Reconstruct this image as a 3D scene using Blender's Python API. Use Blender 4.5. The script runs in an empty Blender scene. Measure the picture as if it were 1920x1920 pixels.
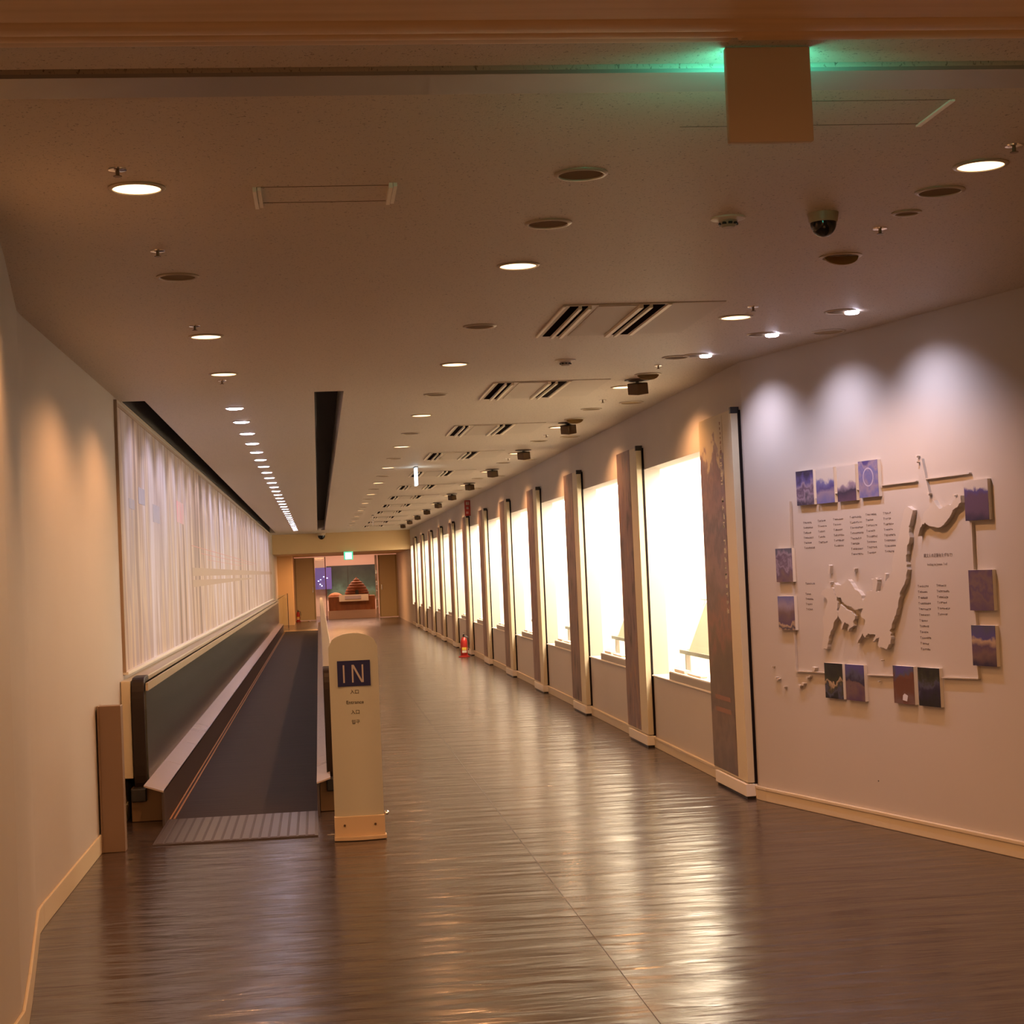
import bpy, math, random
from mathutils import Vector, Matrix
S = bpy.context.scene
COL = S.collection
H = 2.72                       # ceiling height

# ------------------------------------------------------------------ camera
cam = bpy.data.cameras.new('camera')
cam.sensor_width = 36.0; cam.lens = 60.0; cam.clip_end = 200
camo = bpy.data.objects.new('camera', cam); COL.objects.link(camo)
Rm = [[0.992707, -0.038992, 0.114072], [-0.112636, 0.037235, 0.992938], [-0.042964, -0.998546, 0.032572]]
right = Vector([r[0] for r in Rm]); up = -Vector([r[1] for r in Rm]); back = -Vector([r[2] for r in Rm])
m = Matrix((right, up, back)).transposed().to_4x4()
m.translation = (0, 0, 1.5)
camo.matrix_world = m
S.camera = camo

# ------------------------------------------------------------------ world, exposure
w = bpy.data.worlds.new('world'); S.world = w; w.use_nodes = True
w.node_tree.nodes['Background'].inputs[0].default_value = (1.0, 0.55, 0.28, 1)
w.node_tree.nodes['Background'].inputs[1].default_value = 0.05
S.view_settings.view_transform = 'Standard'; S.view_settings.look = 'None'
S.view_settings.gamma = 1.0; S.view_settings.exposure = 0.30
S.cycles.max_bounces = 8; S.cycles.diffuse_bounces = 5; S.cycles.glossy_bounces = 4
S.cycles.transparent_max_bounces = 16
S.cycles.sample_clamp_indirect = 4.0
S.cycles.use_denoising = True

WARM = (1.0, 0.465, 0.19); COOL = (0.80, 0.76, 1.0); CASE = (1.0, 0.76, 0.60)
P_DOWN = 50.0; P_COOL = 31.0; P_LED = 21.0; E_CASE = 34.0; P_HALL_FILL = 210.0

def spot(name, loc, power, color, angle, blend=0.3, target=None, parent=None, radius=0.03):
    l = bpy.data.lights.new(name, 'SPOT'); l.energy = power; l.color = color
    l.spot_size = math.radians(angle); l.spot_blend = blend; l.shadow_soft_size = radius
    o = bpy.data.objects.new(name, l); COL.objects.link(o)
    o.location = loc
    if target is not None:
        d = Vector(target) - Vector(loc)
        o.rotation_euler = d.to_track_quat('-Z', 'Y').to_euler()
    if parent is not None:
        bpy.context.view_layer.update() if False else None
        o.parent = parent; o.location = Vector(loc) - parent.location
    return o
def area(name, loc, power, color, sx, sy, rot=(0, 0, 0)):
    l = bpy.data.lights.new(name, 'AREA'); l.energy = power; l.color = color
    l.shape = 'RECTANGLE'; l.size = sx; l.size_y = sy
    o = bpy.data.objects.new(name, l); COL.objects.link(o); o.location = loc; o.rotation_euler = rot
    return o
# unseen area lamp added behind the photographer to brighten header and near ceiling
area('unseen_hall_fill', (0.8, -1.0, 2.6), P_HALL_FILL, WARM, 2.0, 1.5)

# ------------------------------------------------------------------ materials
def nd(nt, t, **k):
    n = nt.nodes.new(t)
    for a, b in k.items(): setattr(n, a, b)
    return n
MATS = {}
def mat(name, color, rough=0.6, metal=0.0, emit=None, estr=0.0, var=0.0, vscale=(8, 8, 8), bump=0.0, bscale=(60, 60, 60), c2=None, spec=None, coat=0.0):
    if name in MATS: return MATS[name]
    m = bpy.data.materials.new(name); m.use_nodes = True; nt = m.node_tree
    b = nt.nodes['Principled BSDF']
    b.inputs['Base Color'].default_value = (*color, 1); b.inputs['Roughness'].default_value = rough
    b.inputs['Metallic'].default_value = metal
    if spec is not None: b.inputs['Specular IOR Level'].default_value = spec
    if coat: b.inputs['Coat Weight'].default_value = coat; b.inputs['Coat Roughness'].default_value = 0.1
    if emit: b.inputs['Emission Color'].default_value = (*emit, 1); b.inputs['Emission Strength'].default_value = estr
    if var or c2 or bump:
        tc = nd(nt, 'ShaderNodeTexCoord')
        if var or c2:
            mp = nd(nt, 'ShaderNodeMapping'); mp.inputs['Scale'].default_value = vscale
            nz = nd(nt, 'ShaderNodeTexNoise'); nz.inputs['Detail'].default_value = 4
            nz.inputs['Scale'].default_value = 1.0
            nt.links.new(tc.outputs['Object'], mp.inputs[0]); nt.links.new(mp.outputs[0], nz.inputs['Vector'])
            cr = nd(nt, 'ShaderNodeValToRGB')
            d = c2 if c2 else tuple(max(0, c * (1 - var)) for c in color)
            cr.color_ramp.elements[0].position = 0.35; cr.color_ramp.elements[1].position = 0.65
            cr.color_ramp.elements[0].color = (*d, 1); cr.color_ramp.elements[1].color = (*color, 1)
            nt.links.new(nz.outputs[0], cr.inputs[0]); nt.links.new(cr.outputs[0], b.inputs['Base Color'])
        if bump:
            mp2 = nd(nt, 'ShaderNodeMapping'); mp2.inputs['Scale'].default_value = bscale
            n2 = nd(nt, 'ShaderNodeTexNoise'); n2.inputs['Scale'].default_value = 1.0; n2.inputs['Detail'].default_value = 3
            bp = nd(nt, 'ShaderNodeBump'); bp.inputs['Strength'].default_value = bump; bp.inputs['Distance'].default_value = 0.002
            nt.links.new(tc.outputs['Object'], mp2.inputs[0]); nt.links.new(mp2.outputs[0], n2.inputs['Vector'])
            nt.links.new(n2.outputs[0], bp.inputs['Height']); nt.links.new(bp.outputs[0], b.inputs['Normal'])
    MATS[name] = m
    return m

def floor_material():
    m = mat('floor_vinyl', (0.05, 0.035, 0.03), 0.2, spec=0.5); nt = m.node_tree; b = nt.nodes['Principled BSDF']; b.inputs['IOR'].default_value = 1.75
    tc = nd(nt, 'ShaderNodeTexCoord')
    mp = nd(nt, 'ShaderNodeMapping'); mp.inputs['Scale'].default_value = (1.1, 6.5, 1)
    nz = nd(nt, 'ShaderNodeTexNoise'); nz.inputs['Scale'].default_value = 1.0; nz.inputs['Detail'].default_value = 5; nz.inputs['Distortion'].default_value = 0.4
    bp = nd(nt, 'ShaderNodeBump'); bp.inputs['Strength'].default_value = 1.0; bp.inputs['Distance'].default_value = 0.018
    nt.links.new(tc.outputs['Object'], mp.inputs[0]); nt.links.new(mp.outputs[0], nz.inputs['Vector'])
    nt.links.new(nz.outputs[0], bp.inputs['Height']); nt.links.new(bp.outputs[0], b.inputs['Normal'])
    mp2 = nd(nt, 'ShaderNodeMapping'); mp2.inputs['Scale'].default_value = (2.2, 14.0, 1)
    n2 = nd(nt, 'ShaderNodeTexNoise'); n2.inputs['Scale'].default_value = 1.0; n2.inputs['Detail'].default_value = 6
    nt.links.new(tc.outputs['Object'], mp2.inputs[0]); nt.links.new(mp2.outputs[0], n2.inputs['Vector'])
    mr = nd(nt, 'ShaderNodeMapRange'); mr.inputs[1].default_value = 0.3; mr.inputs[2].default_value = 0.7
    mr.inputs[3].default_value = 0.17; mr.inputs[4].default_value = 0.27
    nt.links.new(n2.outputs[0], mr.inputs[0]); nt.links.new(mr.outputs[0], b.inputs['Roughness'])
    cr = nd(nt, 'ShaderNodeValToRGB'); cr.color_ramp.elements[0].color = (0.036, 0.024, 0.020, 1); cr.color_ramp.elements[1].color = (0.058, 0.039, 0.032, 1)
    nt.links.new(n2.outputs[0], cr.inputs[0]); nt.links.new(cr.outputs[0], b.inputs['Base Color'])
    return m
def ceiling_material():
    m = mat('ceiling_board', (0.58, 0.50, 0.41), 0.5, spec=0.5); nt = m.node_tree; b = nt.nodes['Principled BSDF']
    tc = nd(nt, 'ShaderNodeTexCoord')
    mp = nd(nt, 'ShaderNodeMapping'); mp.inputs['Scale'].default_value = (120, 90, 60)
    nz = nd(nt, 'ShaderNodeTexNoise'); nz.inputs['Scale'].default_value = 1.0; nz.inputs['Detail'].default_value = 2; nz.inputs['Distortion'].default_value = 1.0
    nt.links.new(tc.outputs['Object'], mp.inputs[0]); nt.links.new(mp.outputs[0], nz.inputs['Vector'])
    cr = nd(nt, 'ShaderNodeValToRGB'); e = cr.color_ramp.elements
    e[0].position = 0.28; e[0].color = (0.22, 0.18, 0.14, 1); e[1].position = 0.40; e[1].color = (0.58, 0.50, 0.41, 1)
    nt.links.new(nz.outputs[0], cr.inputs[0]); nt.links.new(cr.outputs[0], b.inputs['Base Color'])
    bp = nd(nt, 'ShaderNodeBump'); bp.inputs['Strength'].default_value = 0.3; bp.inputs['Distance'].default_value = 0.002
    nt.links.new(nz.outputs[0], bp.inputs['Height']); nt.links.new(bp.outputs[0], b.inputs['Normal'])
    return m
def streak_material(name, stops, scale, seed=0.0, rough=0.45, detail=6):
    """colour by noise stretched with its own scale"""
    m = mat(name, (0.5, 0.5, 0.5), rough); nt = m.node_tree; b = nt.nodes['Principled BSDF']
    tc = nd(nt, 'ShaderNodeTexCoord'); mp = nd(nt, 'ShaderNodeMapping')
    mp.inputs['Scale'].default_value = scale; mp.inputs['Location'].default_value = (seed, seed * 1.7, seed * 2.3)
    nz = nd(nt, 'ShaderNodeTexNoise'); nz.inputs['Scale'].default_value = 1.0; nz.inputs['Detail'].default_value = detail
    nt.links.new(tc.outputs['Object'], mp.inputs[0]); nt.links.new(mp.outputs[0], nz.inputs['Vector'])
    cr = nd(nt, 'ShaderNodeValToRGB'); cr.color_ramp.elements.remove(cr.color_ramp.elements[1])
    cr.color_ramp.elements[0].position = stops[0][0]; cr.color_ramp.elements[0].color = (*stops[0][1], 1)
    for p, c in stops[1:]:
        e = cr.color_ramp.elements.new(p); e.color = (*c, 1)
    nt.links.new(nz.outputs[0], cr.inputs[0]); nt.links.new(cr.outputs[0], b.inputs['Base Color'])
    return m
def photo_material(name, bands, seed, size=0.2, amp=0.35, scale=22):
    """a small landscape print: colour bands by height broken up with noise (local z runs 0..size)"""
    m = mat(name, (0.3, 0.3, 0.3), 0.35); nt = m.node_tree; b = nt.nodes['Principled BSDF']
    tc = nd(nt, 'ShaderNodeTexCoord'); sp = nd(nt, 'ShaderNodeSeparateXYZ')
    nt.links.new(tc.outputs['Object'], sp.inputs[0])
    nz = nd(nt, 'ShaderNodeTexNoise'); nz.noise_dimensions = '4D'; nz.inputs['W'].default_value = seed
    nz.inputs['Scale'].default_value = scale; nz.inputs['Detail'].default_value = 6
    nt.links.new(tc.outputs['Object'], nz.inputs['Vector'])
    a = nd(nt, 'ShaderNodeMath', operation='DIVIDE'); a.inputs[1].default_value = size; nt.links.new(sp.outputs[2], a.inputs[0])
    s = nd(nt, 'ShaderNodeMath', operation='SUBTRACT'); s.inputs[1].default_value = 0.5; nt.links.new(nz.outputs[0], s.inputs[0])
    q = nd(nt, 'ShaderNodeMath', operation='MULTIPLY_ADD'); q.inputs[1].default_value = amp * 2
    nt.links.new(s.outputs[0], q.inputs[0]); nt.links.new(a.outputs[0], q.inputs[2])
    cr = nd(nt, 'ShaderNodeValToRGB'); cr.color_ramp.elements.remove(cr.color_ramp.elements[1])
    cr.color_ramp.elements[0].position = bands[0][0]; cr.color_ramp.elements[0].color = (*bands[0][1], 1)
    for p, c in bands[1:]:
        e = cr.color_ramp.elements.new(p); e.color = (*c, 1)
    nt.links.new(q.outputs[0], cr.inputs[0]); nt.links.new(cr.outputs[0], b.inputs['Base Color'])
    return m
def glass_material(name, tint=(0.95, 1, 0.98), gloss=0.06):
    m = bpy.data.materials.new(name); m.use_nodes = True; nt = m.node_tree; nt.nodes.clear()
    out = nd(nt, 'ShaderNodeOutputMaterial'); mx = nd(nt, 'ShaderNodeMixShader'); t = nd(nt, 'ShaderNodeBsdfTransparent')
    g = nd(nt, 'ShaderNodeBsdfGlossy')
    t.inputs[0].default_value = (*tint, 1); g.inputs['Roughness'].default_value = 0.02
    mx.inputs[0].default_value = gloss
    nt.links.new(t.outputs[0], mx.inputs[1]); nt.links.new(g.outputs[0], mx.inputs[2])
    nt.links.new(mx.outputs[0], out.inputs[0])
    return m

FLOOR = floor_material(); CEIL = ceiling_material()
WALL = mat('wall_paint', (0.50, 0.45, 0.40), 0.55, var=0.05, vscale=(0.8, 0.8, 0.8))
BASEB = mat('baseboard_vinyl', (0.62, 0.52, 0.36), 0.45)
DARKV = mat('slot_black', (0.012, 0.010, 0.010), 0.8)
WOOD = mat('header_wood', (0.78, 0.56, 0.32), 0.5, c2=(0.70, 0.49, 0.26), vscale=(1.2, 30, 30))
METALG = mat('grey_metal', (0.40, 0.37, 0.34), 0.42, 0.3)
CHROME = mat('chrome', (0.8, 0.78, 0.75), 0.15, 1.0)
CREAM = mat('cream_enamel', (0.62, 0.54, 0.38), 0.35, coat=0.2)
WHITE = mat('white_enamel', (0.74, 0.68, 0.58), 0.4)
CASEW = mat('case_white', (0.85, 0.80, 0.72), 0.6)
BLACK = mat('black_plastic', (0.02, 0.018, 0.018), 0.4)
RED = mat('red_enamel', (0.34, 0.018, 0.012), 0.35)
YEL = mat('yellow_label', (0.75, 0.55, 0.08), 0.5)
GLASS = glass_material('clear_glass')
L_WARM = mat('lamp_warm_glow', (0.9, 0.8, 0.6), 0.5, emit=(1.0, 0.66, 0.34), estr=2.6)
L_COOL = mat('lamp_cool_glow', (0.9, 0.9, 1.0), 0.5, emit=(0.86, 0.80, 1.0), estr=14.0)
L_CASE = mat('case_light_panel', (0.9, 0.9, 0.9), 0.5, emit=CASE, estr=E_CASE)
GREEN_LIT = mat('exit_green_glow', (0.1, 0.8, 0.5), 0.4, emit=(0.10, 1.0, 0.66), estr=11.0)
GREEN_FAR = mat('exit_green_far', (0.1, 0.8, 0.5), 0.4, emit=(0.10, 0.9, 0.62), estr=0.4)
SLOTM = mat('slot_recess', (0.015, 0.011, 0.010), 1.0, spec=0.0)
BLUEW_LIT = mat('exit_white_glow', (0.9, 0.95, 1.0), 0.4, emit=(0.72, 0.9, 1.0), estr=3.0)

# ------------------------------------------------------------------ mesh helpers
class MB:
    def __init__(s): s.v = []; s.f = []
    def add(s, vs, fs):
        n = len(s.v); s.v += [tuple(v) for v in vs]; s.f += [tuple(i + n for i in f) for f in fs]; return s
    def box(s, x0, x1, y0, y1, z0, z1):
        return s.add([(x0, y0, z0), (x1, y0, z0), (x1, y1, z0), (x0, y1, z0), (x0, y0, z1), (x1, y0, z1), (x1, y1, z1), (x0, y1, z1)],
                     [(0, 3, 2, 1), (4, 5, 6, 7), (0, 1, 5, 4), (1, 2, 6, 5), (2, 3, 7, 6), (3, 0, 4, 7)])
    def lathe(s, prof, c=(0, 0, 0), n=28, axis='z', cap=True):
        """prof: list of (radius, height)"""
        vs = []
        for r, h in prof:
            for i in range(n):
                a = 2 * math.pi * i / n
                p = (r * math.cos(a), r * math.sin(a), h)
                if axis == 'x': p = (h, p[0], p[1])
                if axis == 'y': p = (p[0], h, p[1])
                vs.append((p[0] + c[0], p[1] + c[1], p[2] + c[2]))
        fs = []
        for k in range(len(prof) - 1):
            for i in range(n):
                j = (i + 1) % n
                fs.append((k * n + i, k * n + j, (k + 1) * n + j, (k + 1) * n + i))
        if cap:
            fs.append(tuple(range(n - 1, -1, -1))); fs.append(tuple((len(prof) - 1) * n + i for i in range(n)))
        return s.add(vs, fs)
    def prism(s, pts, f0, f1):
        """pts: 2-D outline; f0/f1 map a 2-D point to the two end faces"""
        n = len(pts)
        vs = [f0(*p) for p in pts] + [f1(*p) for p in pts]
        fs = [tuple(range(n - 1, -1, -1)), tuple(range(n, 2 * n))] + [(i, (i + 1) % n, (i + 1) % n + n, i + n) for i in range(n)]
        return s.add(vs, fs)
    def tube(s, pts, r, n=8):
        pts = [Vector(p) for p in pts]; rings = []
        for i, p in enumerate(pts):
            d = (pts[min(i + 1, len(pts) - 1)] - pts[max(i - 1, 0)]).normalized()
            a = d.cross(Vector((0, 0, 1)));
            if a.length < 1e-3: a = d.cross(Vector((1, 0, 0)))
            a.normalize(); b = d.cross(a)
            rings.append([p + r * (math.cos(2 * math.pi * k / n) * a + math.sin(2 * math.pi * k / n) * b) for k in range(n)])
        vs = [v for g in rings for v in g]; fs = []
        for i in range(len(pts) - 1):
            for k in range(n):
                j = (k + 1) % n; fs.append((i * n + k, i * n + j, (i + 1) * n + j, (i + 1) * n + k))
        fs.append(tuple(range(n))); fs.append(tuple((len(pts) - 1) * n + k for k in range(n - 1, -1, -1)))
        return s.add(vs, fs)
    def build(s, name, m, parent=None, bevel=0.0, smooth=False, loc=None):
        me = bpy.data.meshes.new(name); me.from_pydata(s.v, [], s.f); me.update()
        me.materials.append(m)
        o = bpy.data.objects.new(name, me); COL.objects.link(o)
        if parent is not None: o.parent = parent
        if loc is not None: o.location = loc
        if smooth:
            me.polygons.foreach_set('use_smooth', [len(p.vertices) < 8 for p in me.polygons])
            try: me.set_sharp_from_angle(angle=math.radians(40))
            except Exception: pass
        if bevel:
            b = o.modifiers.new('bevel', 'BEVEL'); b.width = bevel; b.segments = 2; b.limit_method = 'ANGLE'
        return o
def tag(o, label=None, cat=None, group=None, kind=None):
    if label: o['label'] = label
    if cat: o['category'] = cat
    if group: o['group'] = group
    if kind: o['kind'] = kind
    return o
def thing(name, label, cat, loc=(0, 0, 0), group=None, rz=0.0):
    o = bpy.data.objects.new(name, None); COL.objects.link(o); o.location = loc; o.rotation_euler = (0, 0, rz)
    o.empty_display_size = 0.1
    return tag(o, label, cat, group)
def dup(root, loc, label):
    r = root.copy(); COL.objects.link(r); r.location = loc; r['label'] = label
    for ch in list(root.children):
        c = ch.copy(); COL.objects.link(c); c.parent = r
        for g in list(ch.children):
            d = g.copy(); COL.objects.link(d); d.parent = c
    return r
def struct(o, name=None):
    o['kind'] = 'structure'; return o
def text(name, body, size, m, parent, loc, rot, depth=0.0008, align='CENTER', space=1.0, sx=1.0):
    cu = bpy.data.curves.new(name, 'FONT'); cu.body = body; cu.size = size; cu.align_x = align; cu.align_y = 'CENTER'
    cu.extrude = depth; cu.space_character = space; cu.resolution_u = 3
    t = bpy.data.objects.new(name, cu); COL.objects.link(t)
    dg = bpy.context.evaluated_depsgraph_get(); me = bpy.data.meshes.new_from_object(t.evaluated_get(dg))
    bpy.data.objects.remove(t); me.name = name; me.materials.clear(); me.materials.append(m)
    o = bpy.data.objects.new(name, me); COL.objects.link(o); o.parent = parent; o.location = loc; o.rotation_euler = rot; o.scale = (sx, 1, 1)
    return o
ORD = ['first', 'second', 'third', 'fourth', 'fifth', 'sixth', 'seventh', 'eighth', 'ninth', 'tenth', 'eleventh', 'twelfth', 'thirteenth',
       'fourteenth', 'fifteenth', 'sixteenth', 'seventeenth', 'eighteenth', 'nineteenth', 'twentieth'] + ['twenty-' + q for q in
       ['first', 'second', 'third', 'fourth', 'fifth', 'sixth', 'seventh', 'eighth', 'ninth']] + ['thirtieth', 'thirty-first', 'thirty-second']

OUTLINES={"A":[[0.837,1.306],[0.92,1.309],[0.924,1.29],[0.951,1.262],[0.963,1.212],[0.949,1.18],[0.958,1.155],[0.945,1.133],[0.907,1.101],[0.873,1.053],[0.852,1.021],[0.823,0.957],[0.769,0.959],[0.802,1.052],[0.797,1.131],[0.825,1.179],[0.854,1.233],[0.832,1.256],[0.786,1.275],[0.819,1.3]],"B":[[0.94,1.337],[0.962,1.321],[0.997,1.323],[1.08,1.355],[1.111,1.33],[1.148,1.299],[1.212,1.265],[1.219,1.225],[1.249,1.256],[1.268,1.283],[1.312,1.289],[1.33,1.304],[1.318,1.356],[1.377,1.355],[1.363,1.316],[1.35,1.289],[1.398,1.289],[1.438,1.316],[1.462,1.348],[1.518,1.392],[1.52,1.42],[1.547,1.501],[1.585,1.567],[1.623,1.632],[1.648,1.704],[1.688,1.728],[1.737,1.707],[1.715,1.672],[1.692,1.629],[1.693,1.571],[1.669,1.513],[1.652,1.462],[1.659,1.396],[1.635,1.338],[1.586,1.287],[1.57,1.25],[1.545,1.191],[1.515,1.139],[1.471,1.079],[1.48,1.027],[1.457,0.999],[1.429,0.978],[1.387,0.98],[1.339,0.99],[1.365,1.039],[1.338,1.032],[1.298,1.013],[1.329,1.053],[1.259,1.055],[1.224,1.036],[1.198,1.057],[1.149,1.005],[1.136,1.012],[1.212,1.091],[1.232,1.125],[1.19,1.152],[1.216,1.195],[1.189,1.194],[1.137,1.182],[1.1,1.203],[1.044,1.212],[1.011,1.231],[0.996,1.249],[0.956,1.262],[0.93,1.287]],"C":[[0.992,1.212],[1.031,1.196],[1.092,1.181],[1.113,1.163],[1.14,1.154],[1.133,1.139],[1.109,1.12],[1.11,1.098],[1.059,1.066],[1.052,1.076],[1.073,1.098],[1.029,1.116],[0.986,1.074],[0.974,1.077],[1.001,1.115],[0.968,1.133],[0.959,1.165]],"D":[[1.768,1.568],[1.791,1.618],[1.836,1.645],[1.877,1.622],[1.936,1.609],[2.002,1.624],[2.034,1.651],[2.084,1.691],[2.156,1.73],[2.148,1.765],[2.075,1.727],[2.016,1.716],[1.968,1.704],[1.924,1.749],[1.885,1.722],[1.834,1.689],[1.812,1.653]]}
ISLETS=[[[0.865,1.388],[0.877,1.439],[0.893,1.434],[0.883,1.388]],[[1.12,1.398],[1.13,1.416],[1.15,1.414],[1.141,1.397]],[[1.327,1.337],[1.341,1.361],[1.367,1.359],[1.356,1.337]],[[1.423,1.343],[1.434,1.384],[1.45,1.38],[1.441,1.342]],[[0.86,1.327],[0.87,1.343],[0.89,1.341],[0.882,1.327]],[[0.784,1.13],[0.793,1.149],[0.812,1.147],[0.804,1.13]],[[0.168,0.829],[0.173,0.836],[0.185,0.835],[0.181,0.828]],[[0.196,0.762],[0.205,0.773],[0.227,0.771],[0.22,0.759]],[[0.222,0.755],[0.23,0.765],[0.25,0.763],[0.243,0.752]],[[0.294,0.711],[0.3,0.72],[0.317,0.719],[0.312,0.709]],[[0.464,0.723],[0.475,0.739],[0.503,0.736],[0.494,0.72]],[[0.505,0.738],[0.515,0.753],[0.543,0.75],[0.534,0.734]],[[0.56,0.778],[0.568,0.789],[0.589,0.787],[0.582,0.775]],[[0.59,0.788],[0.597,0.797],[0.613,0.795],[0.608,0.786]],[[0.625,0.83],[0.64,0.851],[0.679,0.847],[0.666,0.825]],[[1.315,0.795],[1.319,0.8],[1.329,0.799],[1.326,0.793]],[[1.354,0.912],[1.357,0.916],[1.365,0.915],[1.362,0.91]],[[1.77,1.986],[1.775,1.994],[1.79,1.991],[1.785,1.982]],[[1.774,1.956],[1.778,1.961],[1.787,1.959],[1.784,1.954]],[[1.854,1.785],[1.861,1.795],[1.879,1.791],[1.873,1.78]],[[2.075,1.766],[2.081,1.774],[2.094,1.771],[2.09,1.762]]]
RAILS=[[[0.459,1.727],[0.447,0.817]],[[0.447,0.817],[0.762,0.821]],[[1.203,0.828],[1.466,0.833]],[[1.899,0.844],[2.205,0.852]],[[1.431,1.858],[1.762,1.86]],[[1.843,1.866],[2.218,1.871]],[[1.819,1.973],[1.848,1.866]],[[1.848,1.866],[1.873,1.784]],[[0.761,1.821],[0.79,1.823]],[[0.969,1.841],[1.013,1.841]],[[1.194,1.849],[1.237,1.849]],[[0.453,1.341],[0.458,1.256]],[[0.468,1.821],[0.459,1.537]],[[2.214,1.625],[2.212,1.392]],[[2.207,1.182],[2.21,1.116]],[[2.201,0.91],[2.205,0.852]]]
COLS=[[0.589,0.704,1.688,1.542,6],[0.751,0.856,1.693,1.57,5],[0.916,1.024,1.695,1.545,6],[1.09,1.222,1.699,1.494,8],[1.251,1.36,1.707,1.498,8],[1.421,1.526,1.707,1.501,8],[0.582,0.69,1.334,1.334,1],[0.577,0.674,1.273,1.184,4],[1.708,1.813,1.312,0.984,12],[1.874,1.993,1.315,1.168,6]]

# ================================================================== THE SETTING
P0 = Vector((2.68, 10.3, 0)); U = Vector((0.25345, -0.96735, 0)); RZ = math.atan2(U.y, U.x)
N = Vector((U.y, -U.x, 0))
def AW(s, z, out=0.0):
    return P0 + U * s + N * out + Vector((0, 0, z))
PITCH = 3.21
XW = 2.66

struct(MB().box(-7, 9, -5, 70, -0.12, 0.0).build('floor', FLOOR))
c = MB()
for b in [(-7, 9, -5, 4.08), (-7, 9, 4.12, 11.35), (0.215, 9, 11.35, 49.1), (-1.11, 0.02, 11.35, 49.1), (-7, -1.11, 11.35, 11.6),
          (-7, -1.27, 11.6, 49.1), (0.02, 0.215, 46.0, 49.1), (-1.27, -1.11, 46.7, 49.1)]:
    c.box(*b, H, H + 0.28)
struct(c.build('ceiling', CEIL))
struct(MB().box(-7, 9, 4.0, 4.2, H + 0.28, H + 0.32).build('trim_1', DARKV))
struct(MB().box(-1.3, -1.08, 11.5, 46.8, H + 0.28, H + 0.32).box(-1.28, -1.262, 11.6, 46.7, H + 0.01, H + 0.28).build('trim_2', DARKV))
struct(MB().box(0.0, 0.23, 11.3, 46.1, H + 0.28, H + 0.32).box(0.012, 0.03, 11.35, 46.0, H + 0.005, H + 0.28).build('trim_3', DARKV))
# stepped wooden header close to the camera, with its lower lip jointed
def moulding(name, x0, x1, prof, m):
    struct(MB().prism(prof, lambda y, z: (x0, y, z), lambda y, z: (x1, y, z)).build(name, m, smooth=True))
def roll(ya, yb, z, dz, n=8):
    return [(ya, H + 0.001)] + [(ya + (yb - ya) * (0.5 - 0.5 * math.cos(math.pi * i / n)), z - dz * math.sin(math.pi * i / n)) for i in range(n + 1)] + [(yb, H + 0.001)]
struct(MB().box(-3, 4.5, 2.9, 3.585, H - 0.05, H).build('trim_4', WOOD))
moulding('trim_4', -3, 4.5, roll(3.585, 3.70, H - 0.035, 0.018), WOOD)
moulding('trim_5', -3, 1.01, roll(3.705, 3.785, H - 0.022, 0.016), WOOD)
moulding('trim_5', 1.01, 4.5, roll(3.735, 3.815, H - 0.020, 0.014), WOOD)
moulding('trim_6', -3, 1.0, roll(3.79, 3.875, H - 0.010, 0.006), mat('header_pale', (0.66, 0.48, 0.30), 0.5))
# shutter slot cover plate
struct(MB().box(-3, 4.5, 4.12, 4.145, H - 0.010, H).box(-3, 4.5, 4.145, 4.31, H - 0.005, H).build('trim_7', METALG))

def path_wall(path, thick, z0, z1, out=1):
    """wall of constant thickness along a plan polyline; out=+1 puts the thickness to the left of travel"""
    mb = MB(); P = [Vector((a, b, 0)) for a, b in path]; off = []
    for i, p in enumerate(P):
        d1 = (P[i] - P[i - 1]).normalized() if i else (P[1] - P[0]).normalized()
        d2 = (P[i + 1] - P[i]).normalized() if i < len(P) - 1 else d1
        n1 = Vector((-d1.y, d1.x, 0)); n2 = Vector((-d2.y, d2.x, 0)); n = (n1 + n2).normalized()
        off.append(p + n * out * thick / max(0.3, n.dot(n1)))
    for i in range(len(P) - 1):
        q = [P[i], P[i + 1], off[i + 1], off[i]]
        mb.add([(v.x, v.y, z0) for v in q] + [(v.x, v.y, z1) for v in q],
               [(0, 1, 2, 3), (4, 7, 6, 5), (0, 4, 5, 1), (1, 5, 6, 2), (2, 6, 7, 3), (3, 7, 4, 0)])
    return mb
LPATH = [(-1.03, -4.0), (-1.03, 5.85), (-1.10, 6.4), (-1.27, 7.65), (-1.275, 7.8), (-1.275, 11.25)]
struct(path_wall(LPATH, 0.2, 0, H).box(-1.475, -1.275, 11.25, 54.0, 0, H).build('wall_left', WALL))
struct(path_wall(LPATH, 0.012, 0, 0.105, -1).build('baseboard_left', BASEB, bevel=0.003))

end = AW(8.0, 0)
rw = path_wall([(XW, 10.38), (AW(0.02, 0).x, AW(0.02, 0).y), (end.x, end.y), (end.x, -4)], 0.2, 0, H)
NEAR0, FAR0 = 11.36, 13.64
ys = [(NEAR0 + PITCH * k, FAR0 + PITCH * k) for k in range(12)]
SILL, HEAD = 0.575, 2.25
XO = 2.79
rw.box(XW, XO, 10.38, 49.1, 0, SILL).box(XW, XO, 10.38, 49.1, HEAD, H)
prev = 10.38
for a, b in ys:
    rw.box(XW, XO, prev, a, SILL, HEAD); prev = b
rw.box(XW, XO, prev, 49.1, SILL, HEAD)
struct(rw.build('wall_right', WALL))
bb = path_wall([(XW, 10.40), (AW(0.02, 0).x, AW(0.02, 0).y), (end.x, end.y)], 0.014, 0, 0.066, -1)
b2 = path_wall([(XW, 10.40), (AW(0.02, 0).x, AW(0.02, 0).y), (end.x, end.y)], 0.020, 0.066, 0.086, -1)
bb.add(b2.v, b2.f)
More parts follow.
